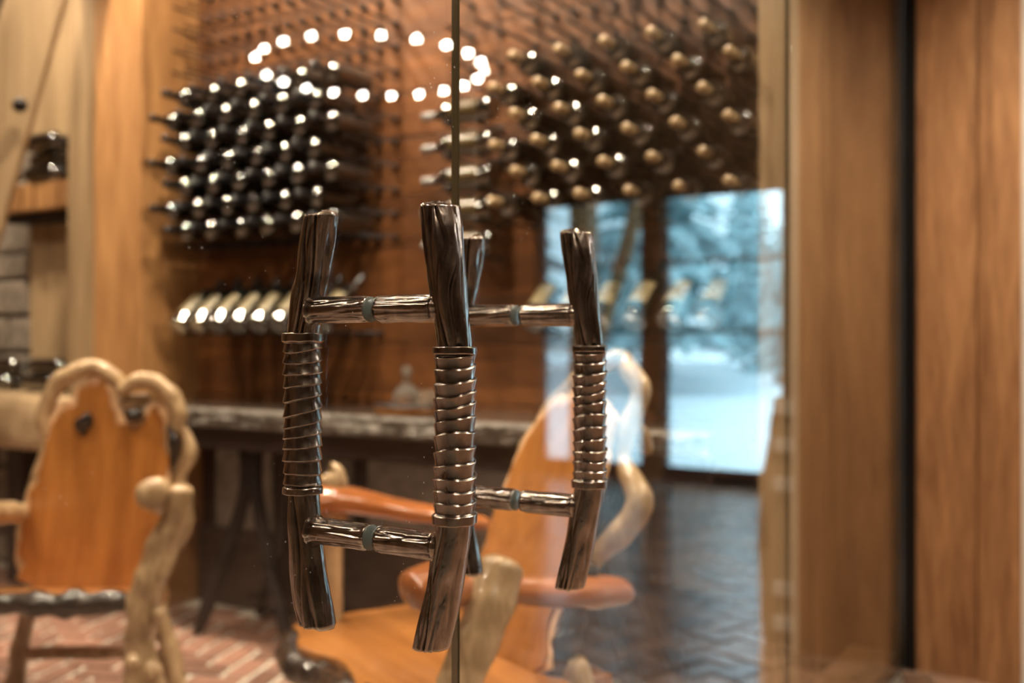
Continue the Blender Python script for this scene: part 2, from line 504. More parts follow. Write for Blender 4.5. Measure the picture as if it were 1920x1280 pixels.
# rubble stones on the wall beyond the timber posts
rs = random.Random(3)
z = 0.0
while z < CEIL - 0.15:
    h = rs.uniform(0.13, 0.22); y = 4.0
    while y < 6.0:
        w = rs.uniform(0.18, 0.42); y1 = min(y + w, 6.1)
        child_box(wr, 'stone', (XW - rs.uniform(0.0, 0.03), y + 0.008, z + 0.008), (XW + 0.04, y1 - 0.008, z + h - 0.008), 'stone_rubble', 0.018)
        y = y1
    z += h
# other walls of the wine room
struct(box('wall_back', (-2.6, 6.1, -0.09), (3.2, 6.25, CEIL), 'foyer_wood'))
struct(box('wall_left', (-2.75, 0.0, -0.09), (-2.6, 6.2, CEIL), 'foyer_wood'))

# ---- timber posts of the bottle wall
def post(name, lo, hi, mat, label, cat='post'):
    o = box(name, lo, hi, mat, None, 0.008)
    return tag(o, label, cat)
post('timber_post', (2.752, 2.80, 0), (XW + 0.05, 3.108, CEIL), 'post_orange', 'squared honey-brown timber post at the end of the bottle wall behind the burl chair')
post('timber_post', (2.86, 3.19, 0), (XW + 0.05, 3.44, CEIL), 'post_pale', 'pale rough-sawn timber post beside the diagonal brace')
for (a, b) in ((3.443, 3.62), (3.623, 3.80), (3.803, 3.98)):
    child_box(wr, 'upright_board', (XW - 0.02, a, 0.0), (XW + 0.03, b, CEIL - 0.002), 'post_pale', 0.004)
# diagonal brace with its bolt
b0 = W(84, -60, 4.15); b1 = W(-62, 470, 4.15)
br = empty('diagonal_brace', (b1.x, b1.y, b1.z))
ax = (b0 - b1).normalized(); L = (b0 - b1).length + 0.9
sd = (RV - ax * RV.dot(ax)).normalized()
bm = bmesh.new()
bm_box(bm, (-0.118, -0.02, -0.62), (0.118, 0.02, L - 0.2), 0.008)
M = Matrix((sd, ax.cross(sd), ax)).transposed()
bmesh.ops.transform(bm, matrix=M.to_4x4(), verts=bm.verts)
new_obj('beam', bm, 'post_pale', br)
bp_ = W(36, 196, 4.07) - br.location
bm = lathe([(0.0, 0.03), (0.012, 0.028), (0.02, 0.015), (0.021, 0.0), (0.03, 0.0), (0.03, -0.012)], 12)
rot = (-DV).to_track_quat('Z', 'Y').to_matrix().to_4x4()
bmesh.ops.transform(bm, matrix=rot, verts=bm.verts)
o = new_obj('bolt', bm, 'iron', br, bp_, True)
tag(br, 'pale timber brace set diagonally with an iron bolt, beside the pale rough post', 'brace')

# ---- end wall of boards just inside the side pane
ew = empty('wall_front'); struct(ew)
for (x0, x1, y0, mt) in ((2.78, 3.02, 0.172, 'post_pale'), (3.023, 3.33, 0.180, 'post_wood'), (3.333, 3.64, 0.174, 'post_wood')):
    child_box(ew, 'board', (x0, y0, -0.005), (x1, 0.222, CEIL), mt, 0.004)
# ---- jamb: heavy timber the side pane stands against, with a black steel channel
XJ = 3.647
child_box(ew, 'sill_board', (2.33, 0.008, -0.005), (XJ, 0.171, 0.062), 'post_wood', 0.004)
jm = empty('trim_1', (XJ, 0, 0)); struct(jm)
child_box(jm, 'jamb_board', (XJ, -0.365, -0.005), (XJ + 0.25, -0.235, CEIL), 'jamb_wood', 0.008)
child_box(jm, 'jamb_board', (XJ + 0.006, -0.233, -0.005), (XJ + 0.25, -0.044, CEIL), 'jamb_wood', 0.006)
child_box(jm, 'jamb_board', (XJ + 0.004, 0.012, -0.005), (XJ + 0.25, 0.23, CEIL), 'post_wood', 0.006)
child_box(jm, 'channel', (XJ - 0.008, -0.044, 0), (XJ + 0.2, -0.030, 2.95), 'black_steel', 0.002)
child_box(jm, 'channel', (XJ + 0.002, -0.030, 0), (XJ + 0.2, -0.018, 2.95), 'black_steel', 0.002)
child_box(jm, 'channel', (XJ - 0.008, -0.018, 0), (XJ + 0.2, -0.0065, 2.95), 'black_steel', 0.002)
child_box(jm, 'plaster_return', (XJ + 0.006, -0.381, -0.005), (XWIN, -0.366, CEIL), 'white_paint', 0.003)
child_box(jm, 'wall_board', (XJ + 0.25, -0.345, -0.09), (XWIN, -0.20, CEIL), 'jamb_wood', 0.004)
struct(box('trim_2', (-2.6, -0.06, 2.96), (XJ, 0.06, CEIL), 'foyer_wood', None, 0.006))

# ---- foyer walls
struct(box('wall_left', (-4.3, -7.8, -0.09), (-4.2, -0.0, CEIL), 'foyer_wood'))
struct(box('wall_back', (-4.2, -7.9, -0.09), (XWIN, -7.8, CEIL), 'foyer_wood'))
struct(box('wall_front', (-4.2, -0.06, -0.09), (-2.6, 0.06, CEIL), 'foyer_wood'))
wwall = struct(empty('wall_right', (XWIN, -4, 0)))
child_box(wwall, 'wall_panel', (XWIN, WINS[0][1], -0.09), (XWIN + 0.15, -0.2, CEIL), 'foyer_wood', 0)
child_box(wwall, 'wall_panel', (XWIN, WINS[1][1], -0.09), (XWIN + 0.15, WINS[0][0], CEIL), 'foyer_wood', 0)
child_box(wwall, 'wall_panel', (XWIN, -7.8, -0.09), (XWIN + 0.15, WINS[1][0], CEIL), 'foyer_wood', 0)
for a, b in WINS:
    child_box(wwall, 'wall_panel', (XWIN, a, WZ1), (XWIN + 0.15, b, CEIL), 'foyer_wood', 0)
    child_box(wwall, 'wall_panel', (XWIN, a, -0.09), (XWIN + 0.15, b, WZ0), 'dark_base', 0)
for i, (a, b) in enumerate(WINS):
    w = struct(empty('window_%d' % (i + 2), (XWIN, (a + b) / 2, WZ0)))
    child_box(w, 'pane', (XWIN + 0.07, a + 0.02, WZ0 + 0.02), (XWIN + 0.078, b - 0.02, WZ1 - 0.02), 'window_glass', 0)
    for q in (1.20, 1.765):
        child_box(w, 'muntin', (XWIN + 0.055, a, q - 0.012), (XWIN + 0.095, b, q + 0.012), 'foyer_wood')
    child_box(w, 'window_frame', (XWIN + 0.05, a, WZ0), (XWIN + 0.1, a + 0.025, WZ1), 'dark_base')
    child_box(w, 'window_frame', (XWIN + 0.05, b - 0.025, WZ0), (XWIN + 0.1, b, WZ1), 'dark_base')
    child_box(w, 'window_frame', (XWIN + 0.05, a, WZ0), (XWIN + 0.1, b, WZ0 + 0.03), 'dark_base')
    child_box(w, 'window_frame', (XWIN + 0.05, a, WZ1 - 0.025), (XWIN + 0.1, b, WZ1), 'dark_base')

# ---- the glass: two door leaves and a fixed side pane each side
def pane(name, x0, x1, z0=0.012, z1=2.955):
    bm = bm_box(bmesh.new(), (x0, -0.0045, z0), (x1, 0.0045, z1), 0.0011)
    o = new_obj(name, bm, None, mats=['door_glass', 'glass_edge'])
    for p in o.data.polygons:
        if abs(p.normal.y) < 0.95: p.material_index = 1
    return struct(o)
pane('door_1', -0.355, 0.9705)
pane('door_2', 0.9745, 2.298)
pane('window_1', 2.302, XJ + 0.004)
pane('window_4', -2.59, -0.36)

# ---- outdoors
struct(box('ground', (XWIN + 0.3, -60, -0.4), (70, 40, -0.25), 'snow'))
def conifer(x, y, h, seed):
    t = empty('conifer_tree', (x, y, -0.26))
    rr = random.Random(seed)
    new_obj('trunk', tube([(0, 0, 0), (0.03, 0.02, h * 0.5), (0, 0, h * 0.97)], [0.2, 0.12, 0.03], 8, 8), 'trunk', t)
    bm = bmesh.new()
    n = 15
    for k in range(n):
        f = k / (n - 1); zz = h * (0.12 + 0.86 * f); rad = (1 - f) ** 0.8 * h * 0.19 + 0.15
        nb = int(14 - 7 * f)
        for i in range(nb):
            a = 2 * math.pi * (i + rr.random() * 0.6) / nb; r2 = rad * rr.uniform(0.7, 1.15)
            d = Vector((math.cos(a), math.sin(a), 0)); s = Vector((-d.y, d.x, 0))
            p0 = Vector((0, 0, zz + 0.25)); p1 = d * r2 + Vector((0, 0, zz - 0.25 * rad)); md = d * r2 * 0.6 + Vector((0, 0, zz + 0.02))
            w = 0.22 * rad + 0.08
            v = [bm.verts.new(q) for q in (p0, md + s * w, p1, md - s * w, md + Vector((0, 0, 0.10)), md - Vector((0, 0, 0.22)))]
            for tri in ((0, 1, 4), (1, 2, 4), (2, 3, 4), (3, 0, 4), (1, 0, 5), (2, 1, 5), (3, 2, 5), (0, 3, 5)):
                bm.faces.new([v[q] for q in tri])
    new_obj('foliage', bm, 'foliage', t)
    tag(t, 'blue-green conifer on the snow, mirrored in the door glass', 'tree', 'conifers outside the foyer windows')
for i, (x, y, h) in enumerate(((26, -10.4, 14), (26, -16.6, 14), (26, -5.4, 5.5), (33.5, -13.4, 15), (33.5, -20.0, 15), (32, -9.0, 5), (41, -12.4, 8), (41.5, -18.0, 15), (41, -24.8, 15), (49, -15.8, 11), (49, -22.2, 15), (49, -29, 15), (57, -18.5, 13), (57, -25.6, 15))):
    conifer(x, y, h, i)
# porch post with a brace outside the windows
pp = empty('porch_post', (9.0, -4.0, -0.25))
o = box('post', (8.9, -4.12, -0.25), (9.12, -3.90, 3.4), 'post_wood', pp, 0.01); o.location -= pp.location
o = new_obj('brace', tube([(0, 0.05, 1.0), (0, 0.5, 2.4), (0, 0.75, 3.3)], [0.08, 0.08, 0.08], 6, 8), 'post_wood', pp)
tag(pp, 'timber porch post with a leaning brace, mirrored in the door glass', 'post')

# ================================================================== DOOR PULLS
def grip_meshes():
    """one cast branch: bar along Z, bowed towards the glass (+Y), with its wound middle"""
    def sm(a, b, x):
        t = max(0, min(1, (x - a) / (b - a))); return t * t * (3 - 2 * t)
    def axis(z):
        if z > 0: y = 0.020 * max(0, (z - 0.075) / 0.15) ** 1.25
        else: y = 0.029 * max(0, (-z - 0.085) / 0.14) ** 1.2
        return Vector((0.0015 * math.sin(z * 31), y, z))
    def rad(z):
        pts = [(-0.225, 0.0188), (-0.19, 0.0195), (-0.14, 0.0192), (-0.1, 0.0186), (0.0, 0.018), (0.08, 0.0178), (0.12, 0.0184), (0.16, 0.0198), (0.2, 0.0216), (0.225, 0.0212)]
        for (a, ra), (b, rb) in zip(pts[:-1], pts[1:]):
            if z <= b:
                t = max(0, (z - a) / (b - a)); return ra + (rb - ra) * t
        return pts[-1][1]
    def bark(th, z, s=0.0, k=1.0):
        # wandering lengthwise ridges, fading out on the polished side (+X)
        w = 0.5 * mn.noise(Vector((math.cos(th) * 0.8, math.sin(th) * 0.8, z * 11 + s)))
        t2 = th + w
        v = Vector((math.cos(t2) * 1.15, math.sin(t2) * 1.15, z * 5.0 + s * 3))
        a = mn.noise(v); b = mn.noise(v * 2.1 + Vector((7, 3, 1)))
        g1 = max(0, 1 - abs(a) * 4.5) ** 1.2; g2 = max(0, 1 - abs(b) * 4.5) ** 1.4 * max(0, mn.noise(v * 0.7 + Vector((1, 5, 9))) + 0.15) * 2
        c = math.cos(th)
        rough = 1 - 0.88 * sm(-0.72, -0.2, c)
        g = -g1 * 0.0034 - g2 * 0.0022 + b * 0.0022
        pit = max(0, mn.noise(Vector((math.cos(th) * 9, math.sin(th) * 9, z * 260))) - 0.25) * 0.0012
        dent = -0.0016 * max(0, mn.noise(Vector((math.cos(th) * 1.6, math.sin(th) * 1.6, z * 22 + s)))) ** 2 * 3
        return g * rough * k + dent - pit * 0.5 + 0.0010 * mn.noise(Vector((math.cos(th) * 1.3, math.sin(th) * 1.3, z * 25 + s)))
    def branch(z0, z1, cap_top, cap_bot, s):
        bm = bmesh.new(); rows = []; n = 150; seg = 132
        def ring(z, scale, dz=0.0, soft=1.0):
            c = axis(z) + Vector((0, 0, dz)); row = []
            for i in range(seg):
                th = 2 * math.pi * i / seg
                r = (rad(z) + bark(th, z, s) * soft) * scale
                tilt = 0.003 * math.cos(th - 1.0) if scale < 1 else 0
                jit = 0.0012 * mn.noise(Vector((math.cos(th) * 2 * scale, math.sin(th) * 2 * scale, s))) if scale < 1 else 0
                row.append(bm.verts.new(c + Vector((math.cos(th) * r * 1.03, math.sin(th) * r * 0.97, (tilt + jit) * (1 if cap_top else -1)))))
            return row
        if cap_bot:
            for sc, dz in ((0.02, -0.0035), (0.35, -0.0034), (0.6, -0.003), (0.8, -0.0024), (0.92, -0.0012)): rows.append(ring(z0, sc, dz))
        for k in range(n + 1): rows.append(ring(z0 + (z1 - z0) * k / n, 1.0))
        if cap_top:
            for sc, dz in ((0.92, 0.0012), (0.8, 0.0024), (0.6, 0.003), (0.35, 0.0034), (0.02, 0.0035)): rows.append(ring(z1, sc, dz))
        grid_faces(bm, rows)
        bm.faces.new(rows[0][::-1]); bm.faces.new(rows[-1])
        return bm
    # the winding: a leather-like strip wound up the bar, wide lips upward
    wz0, wz1 = -0.0945, 0.0805
    rng = random.Random(11); jit = [rng.uniform(0.55, 1.0) for _ in range(40)]
    bm = bmesh.new(); rows = []; n = 330; seg = 110
    for k in range(n + 1):
        z = wz0 + (wz1 - wz0) * k / n; row = []
        for i in range(seg):
            th = 2 * math.pi * i / seg
            warp = 0.5 * mn.noise(Vector((math.cos(th) * 0.45, math.sin(th) * 0.45, z * 30)))
            # seen from the front the turns rise to the right
            ph = (z - wz0) / 0.0134 - th / (2 * math.pi) + warp
            seam = 0
            idx = int(math.floor(ph)); fr = ph - idx
            amp = 0.0036 * jit[idx % 40]
            a0 = fr ** 1.7
            lip = sm(1.0, 0.90, fr)
            nxt = jit[(idx + 1) % 40]
            r = 0.0192 + amp * a0 * lip
            ec = min(z - wz0, wz1 - z)
            collar = 1 - sm(0.0085, 0.0115, (z - wz0)) ; collar2 = 1 - sm(0.0065, 0.009, (wz1 - z))
            r = r * (1 - max(collar, collar2)) + (0.0222 + 0.0006 * (z - wz0) / 0.01) * collar + 0.0218 * collar2 if max(collar, collar2) > 0 else r
            r += 0.0005 * mn.noise(Vector((math.cos(th) * 2, math.sin(th) * 2, z * 60)))
            if k == 0 or k == n: r -= 0.0008
            edge = 0.0012 * mn.noise(Vector((math.cos(th) * 1.5, math.sin(th) * 1.5, 3.0 + (z > 0)))) * (1 if ec < 0.012 else 0)
            row.append(bm.verts.new((math.cos(th) * r, math.sin(th) * r, z + edge)))
        rows.append(row)
    inner0 = [bm.verts.new((v.co.x * 0.8, v.co.y * 0.8, v.co.z)) for v in rows[0]]
    inner1 = [bm.verts.new((v.co.x * 0.8, v.co.y * 0.8, v.co.z)) for v in rows[-1]]
    rows = [inner0] + rows + [inner1]
    grid_faces(bm, rows)
    wrap = bm
    return branch(-0.2205, 0.02, False, True, 4.0), branch(-0.02, 0.2205, True, False, 1.0), wrap

def standoff_mesh(s):
    """arm from the grip (y = 0) to the glass, along +Y"""
    bm = bmesh.new(); rows = []; seg = 72; n = 60
    y0, y1 = 0.006, 0.0945
    for k in range(n + 1):
        y = y0 + (y1 - y0) * k / n; row = []
        for i in range(seg):
            th = 2 * math.pi * i / seg
            v = Vector((math.cos(th) * 1.7, math.sin(th) * 1.7, y * 9 + s))
            a = mn.noise(v); b = mn.noise(v * 2.1 + Vector((3, 9, 2)))
            g = -max(0, 1 - abs(a) * 4.0) ** 1.5 * 0.0013 - max(0, 1 - abs(b) * 4.4) ** 1.5 * 0.0006 + b * 0.0005
            r = 0.0146 + g - 0.002 * (1 if y < 0.012 else 0) + 0.0045 * max(0, 1 - abs(y - 0.017) / 0.010) ** 2
            e = n - k
            if e < 3: r -= (0.0016, 0.0007, 0.0002)[e]
            row.append(bm.verts.new((math.cos(th) * r, y, math.sin(th) * r)))
        rows.append(row)
    grid_faces(bm, rows); bm.faces.new(rows[0][::-1]); bm.faces.new(rows[-1])
    bmesh.ops.recalc_face_normals(bm, faces=bm.faces)
    return bm

def to_me(name, bm, mat, smooth=True):
    bmesh.ops.recalc_face_normals(bm, faces=bm.faces)
    me = bpy.data.meshes.new(name); bm.normal_update(); bm.to_mesh(me); bm.free()
    me.materials.append(MATS[mat])
    if smooth: me.polygons.foreach_set('use_smooth', [True] * len(me.polygons))
    return me
g_lo, g_hi, g_wr = grip_meshes()
me_lo = to_me('branch', g_lo, 'bronze'); me_hi = to_me('branch', g_hi, 'bronze'); me_wr = to_me('winding', g_wr, 'bronze')
me_so = [to_me('standoff', standoff_mesh(s), 'bronze') for s in (0.0, 5.0)]
bm = lathe([(0.0, 0), (0.0128, 0), (0.0134, 0.0004), (0.0134, 0.0014), (0.0128, 0.0018), (0.0, 0.0018)], 40)
bmesh.ops.rotate(bm, cent=(0, 0, 0), matrix=Matrix.Rotation(-math.pi / 2, 3, 'X'), verts=bm.verts)
me_ws = to_me('washer', bm, 'rubber')
HZ = 1.0345; HOFF = 0.101
def door_pull(x, label):
    root = empty('door_pull', (x, 0, HZ))
    for flip in (0, 1):
        M = Matrix.Rotation(math.pi, 4, 'X') if flip else Matrix.Identity(4)
        base = Matrix.Translation((0, HOFF if flip else -HOFF, 0)) @ M
        b1 = link('branch_grip', me_hi, root); b1.matrix_local = base
        b2 = link('branch_grip', me_lo, root); b2.matrix_local = base
        w = link('winding', me_wr, root); w.matrix_local = base
        for zz, k in ((0.119, 0), (-0.119, 1)):
            s = link('standoff', me_so[k], root); s.matrix_local = base @ Matrix.Translation((0, 0, zz))
            q = link('washer', me_ws, s); q.matrix_local = Matrix.Translation((0, 0.0945, 0))
            q['label'] = 'grey rubber washer'
    tag(root, label, 'door handle', 'branch-shaped door pulls')
    return root
door_pull(0.825, 'back-to-back bronze branch pull through the glass leaf that mirrors the ring of lamps')
door_pull(1.117, 'back-to-back bronze branch pull through the glass leaf that mirrors the snowy windows')

# ================================================================== WINE RACK AND BOTTLES
me_peg = to_me('peg', lathe([(0.0, -0.205), (0.004, -0.205), (0.0052, -0.2), (0.0052, -0.012), (0.011, -0.012), (0.012, -0.008), (0.012, 0.001), (0.0, 0.001)], 10, 'X'), 'iron', True)
RZ0, RDZ = 1.535, 0.09
def rack(ys, label, rows):
    r = empty('wine_rack', (XW, sum(ys) / len(ys), RZ0))
    for k in range(rows):
        for y in ys:
            o = link('peg', me_peg, r, (-0.004, y - r.location.y, k * RDZ - 0.021))
    tag(r, label, 'wine rack')
    return r
YR = [1.057 - 0.155 * i for i in range(6)]              # bottle columns of the near bay
YL = [2.60 - 0.155 * i for i in range(6)]               # bottle columns of the far bay
pr = [1.057 + 0.03875 - 0.0775 * i for i in range(11)]
pl = [2.60 + 0.03875 + 0.0775 - 0.0775 * i for i in range(14)]
rack(pr, 'iron peg rack on the plank wall next to the board end wall', 13)
rack(pl, 'iron peg rack on the plank wall next to the honey-brown timber post', 13)

# bottle with its base at x = 0 and the neck towards -X, lying
bprof = [(0.0, 0.0), (0.027, -0.002), (0.037, 0.0), (0.041, -0.004), (0.042, -0.01), (0.042, -0.188), (0.0414, -0.196), (0.0392, -0.203), (0.035, -0.209), (0.029, -0.2136), (0.0235, -0.2176), (0.0195, -0.2225), (0.017, -0.230), (0.0153, -0.243), (0.0145, -0.26), (0.0143, -0.27)]
me_bot = to_me('glass_body', lathe(bprof, 28, 'X'), 'bottle_glass')
cprof = [(0.0146, -0.245), (0.0152, -0.247), (0.0148, -0.285), (0.0158, -0.287), (0.0158, -0.298), (0.0148, -0.301), (0.0, -0.3015)]
me_cap = {c: to_me('capsule', lathe(cprof, 20, 'X'), c) for c in ('capsule_black', 'capsule_tan', 'capsule_silver')}
def label_me(mat, x0, x1, a0, a1):
    bm = bmesh.new(); rows = []
    for k in range(2):
        x = (x0, x1)[k]
        rows.append([bm.verts.new((x, math.cos(a) * 0.0424, math.sin(a) * 0.0424)) for a in [a0 + (a1 - a0) * i / 16 for i in range(17)]])
    grid_faces(bm, rows, False)
    return to_me('label', bm, mat)
me_lab = label_me('label_cream', -0.150, -0.05, 0.75 - math.pi, -0.75)
me_lab2 = label_me('label_dark', -0.17, -0.05, -0.6, math.pi + 0.6)
def bottle(cap, lab, loc, rot, label, group):
    r = empty('wine_bottle', loc); r.rotation_euler = rot
    link('glass_body', me_bot, r)
    link('capsule', me_cap[cap], r)
    if lab: link('label', lab, r)
    tag(r, label, 'bottle', group)
    return r
ORD = ['nearest to it', 'second from it', 'third from it', 'fourth from it', 'fifth from it', 'sixth from it', 'seventh from it', 'eighth from it']
ROW = ['bottom row', 'second row up', 'third row up', 'fourth row up', 'fifth row up', 'sixth row up', 'seventh row up']
BZ = 0.0295
for k in range(7):
    for i, y in enumerate(YL):
        yy = y + (0.0775 if k % 2 else 0.0)
        bottle('capsule_black', None, (3.005 + R_.uniform(-0.012, 0.012), yy, RZ0 + k * RDZ + BZ), (R_.uniform(0, 6), 0, 0),
               'dark wine bottle, %s of the rack by the honey-brown post, %s' % (ROW[k], ORD[i]), 'bottles on the far peg rack')
for k in range(6):
    yl = sorted(y - (0.0775 if k % 2 else 0.0) for y in YR)
    for i, yy in enumerate(y for y in yl if y > 0.27):
        bottle('capsule_tan', None, (3.005 + R_.uniform(-0.012, 0.012), yy, RZ0 + k * RDZ + BZ), (R_.uniform(0, 6), 0, 0),
               'tan-capped wine bottle, %s of the rack by the board wall, %s' % (ROW[k], ORD[i]), 'bottles on the near peg rack')
# column of bottles lying flat along the wall, labels out, on pairs of short pegs
rk = empty('wine_rack', (XW, 1.35, 1.4))
me_peg2 = to_me('peg', lathe([(0.0, -0.17), (0.005, -0.17), (0.006, -0.165), (0.006, -0.01), (0.011, -0.01), (0.011, 0.001), (0.0, 0.001)], 10, 'X'), 'iron')
colz = [1.46, 1.575, 1.69, 1.805, 1.92]
for i, zz in enumerate(colz):
    for y in (1.24, 1.36): link('peg', me_peg2, rk, (-0.004, y - 1.35, zz - 0.048 - 1.4))
    b = bottle('capsule_silver', me_lab2, (2.925, 1.19, zz), (0, 0, 0), 'wine bottle lying flat along the wall between the peg racks, %s' % ['lowest', 'second lowest', 'middle one', 'second highest', 'highest'][i], 'bottles lying between the two peg racks')
    b.rotation_euler = (0.0, 0, -math.pi / 2)
for zz in (2.035, 2.15, 2.265, 2.38, 2.5):
    for y in (1.24, 1.36): link('peg', me_peg2, rk, (-0.004, y - 1.35, zz - 0.048 - 1.4))
tag(rk, 'short iron pegs carrying bottles lengthwise between the two peg racks', 'wine rack')
# display row: bottles tilted on pegs of their own, bases towards the room
me_peg3 = to_me('peg', lathe([(0.0, -0.26), (0.006, -0.26), (0.007, -0.25), (0.006, -0.01), (0.011, -0.01), (0.011, 0.001), (0.0, 0.001)], 10, 'X'), 'iron')
def tilted_row(y0, n, dy, label, group, llabel):
    lg = empty('wine_rack', (XW, y0 + dy * (n - 1) / 2, 1.10))
    tag(lg, llabel, 'wine rack')
    for i in range(n):
        for d in (-0.028, 0.028): link('peg', me_peg3, lg, (-0.004, y0 + dy * i + d - lg.location.y, 0.052))
        b = bottle('capsule_black', me_lab, (2.735, y0 + dy * i, 1.178), (0, 0, 0), label % ORD[i], group)
        b.rotation_euler = (0, math.radians(141), 0)
tilted_row(2.56, 8, -0.108, 'cream-labelled wine bottle tilted below the rack by the honey-brown post, %s', 'tilted bottles by the timber post', 'row of long iron pegs for tilted bottles by the honey-brown post')
tilted_row(0.355, 6, 0.115, 'cream-labelled wine bottle tilted below the rack by the board wall, %s', 'tilted bottles by the board wall', 'row of long iron pegs for tilted bottles by the board wall')

# ---- stone counter on iron trestles
ct = empty('stone_counter', (2.82, 1.5, 0))
TZ = 0.872; TX = 2.595
bm = bm_box(bmesh.new(), (TX + 0.03, 0.3, TZ - 0.06), (XW - 0.003, 2.79, TZ), 0.0)
o = new_obj('counter_top', bm, 'stone_polished', ct, -ct.location)
bm = bmesh.new(); rows = []
n = 150
for k in range(n + 1):
    y = 0.3 + (2.79 - 0.3) * k / n; row = []
    for j in range(9):
        f = j / 8; zz = TZ - 0.068 * f
        x = TX + 0.012 * mn.noise(Vector((y * 9, f * 2, 0))) + 0.008 * mn.noise(Vector((y * 30, f * 5, 3))) + (0.012 if j in (0, 8) else 0)
        row.append(bm.verts.new((x, y, zz)))
    row.append(bm.verts.new((TX + 0.05, y, TZ - 0.068))); row.append(bm.verts.new((TX + 0.05, y, TZ + 0.0008)))
    rows.append(row)
grid_faces(bm, rows); bm.faces.new(rows[0][::-1]); bm.faces.new(rows[-1])
bmesh.ops.recalc_face_normals(bm, faces=bm.faces)
new_obj('chiselled_edge', bm, 'stone_table', ct, -ct.location)
bm = bm_box(bmesh.new(), (TX + 0.05, 0.32, TZ - 0.15), (TX + 0.10, 2.77, TZ - 0.07), 0.004)
new_obj('apron', bm, 'dark_base', ct, -ct.location)
for y in (2.12, 0.75):
    for s in (1, -1):
        p = [(2.70, y + 0.03 * s, 0.80), (2.70, y + 0.04 * s, 0.52), (2.66, y + s * 0.24, 0.012)]
        bm = bmesh.new()
        tube(p, [0.03, 0.026, 0.034], 16, 8, bm=bm)
        new_obj('trestle_leg', bm, 'iron', ct, -ct.location)
        p = [(2.96, y + 0.03 * s, 0.80), (2.96, y + 0.04 * s, 0.52), (2.98, y + s * 0.24, 0.012)]
        new_obj('trestle_leg', tube(p, [0.03, 0.026, 0.034], 16, 8), 'iron', ct, -ct.location)
tag(ct, 'grey stone counter with chiselled front edge on black iron legs, under the bottle racks', 'counter')
# ---- heavy wooden counter beyond the timber posts
wc = empty('timber_counter', (2.8, 4.4, 0))
bm = bmesh.new(); rows = []
for k in range(61):
    y = 2.86 + 2.6 * k / 60; row = []
    for j in range(10):
        a = -math.pi / 2 + math.pi * j / 9
        row.append(bm.verts.new((2.62 - 0.035 * math.cos(a) + 0.012 * mn.noise(Vector((y * 5, j * 0.4, 0))) + 0.05, y, 0.765 + 0.118 * math.sin(a))))
    row.append(bm.verts.new((2.74, y, 0.883))); row.append(bm.verts.new((2.74, y, 0.647)))
    rows.append(row)
grid_faces(bm, rows); bm.faces.new(rows[0][::-1]); bm.faces.new(rows[-1])
bmesh.ops.recalc_face_normals(bm, faces=bm.faces)
new_obj('log_edge', bm, 'beam_wood', wc, -wc.location, True)
o = box('counter_top', (2.742, 3.447, 0.82), (XW - 0.035, 5.46, 0.883), 'beam_wood', wc, 0.004); o.location -= wc.location
for y in (3.75, 5.3):
    o = box('support', (2.80, y - 0.06, 0.0), (2.95, y + 0.06, 0.819), 'dark_base', wc, 0.004); o.location -= wc.location
tag(wc, 'thick light-brown timber counter edge behind the burl chair, beyond the posts', 'counter')
# ---- block shelf with bottles by the diagonal brace
sh = empty('block_shelf', (2.85, 4.2, 1.83))
ys = 3.446
for i in range(6):
    w = R_.uniform(0.08, 0.1)
    o = box('block', (2.872 + R_.uniform(-0.008, 0.008), ys, 1.735), (XW - 0.022, ys + w - 0.014, 1.86), 'post_orange', sh, 0.006); o.location -= sh.location
    ys += w
o = box('bracket', (2.92, 3.446, 1.69), (XW - 0.022, ys, 1.734), 'iron', sh, 0.003); o.location -= sh.location
tag(sh, 'shelf of short wooden blocks behind the diagonal brace', 'shelf')
for i, (x, zz, dy) in enumerate(((2.90, 1.9035, 0.0), (2.986, 1.9035, 0.03), (2.943, 1.978, 0.02), (2.90, 2.0525, 0.0), (2.986, 2.0525, 0.05))):
    b = bottle('capsule_black', None, (x, 3.775 + dy, zz), (0, 0, 0), 'dark wine bottle lying in the pile on the shelf of wooden blocks', 'bottles on the block shelf')
    b.rotation_euler = (0, 0, math.pi / 2)
for i, (x, zz, dy) in enumerate(((2.89, 0.9265, 0.0), (2.976, 0.9265, 0.03), (2.933, 1.0, 0.01), (2.89, 0.9265, 0.36), (2.976, 0.9265, 0.38), (2.933, 1.0, 0.37))):
    b = bottle('capsule_black', None, (x, 3.78 + dy, zz), (0, 0, 0), 'dark wine bottle lying in the pile on the timber counter behind the facing chair', 'bottles on the timber counter')
    b.rotation_euler = (0, 0, math.pi / 2)

# ---- tray with a decanter on the stone counter
tp = Vector((2.80, 1.44, TZ + 0.001))
tr = empty('serving_tray', tp)
new_obj('tray_body', lathe([(0, 0), (0.125, 0), (0.132, 0.004), (0.134, 0.024), (0, 0.024)], 40), 'seat_wood', tr, None, True)
new_obj('rim', lathe([(0, 0.0242), (0.137, 0.0242), (0.138, 0.031), (0, 0.031)], 40), 'dark_base', tr, None, True)
tag(tr, 'round wooden tray with dark rim on the stone counter', 'tray')
dc = empty('decanter', tp + Vector((0.0, 0.03, 0.0315)))
new_obj('body', lathe([(0, 0), (0.045, 0.0), (0.052, 0.012), (0.05, 0.035), (0.03, 0.06), (0.014, 0.07), (0.014, 0.085), (0.02, 0.09), (0.0, 0.091)], 10), 'crystal', dc)
new_obj('stopper', lathe([(0, 0.0912), (0.01, 0.092), (0.022, 0.108), (0.016, 0.126), (0, 0.132)], 8), 'crystal', dc)
tag(dc, 'small cut-glass decanter standing on the wooden tray', 'decanter')
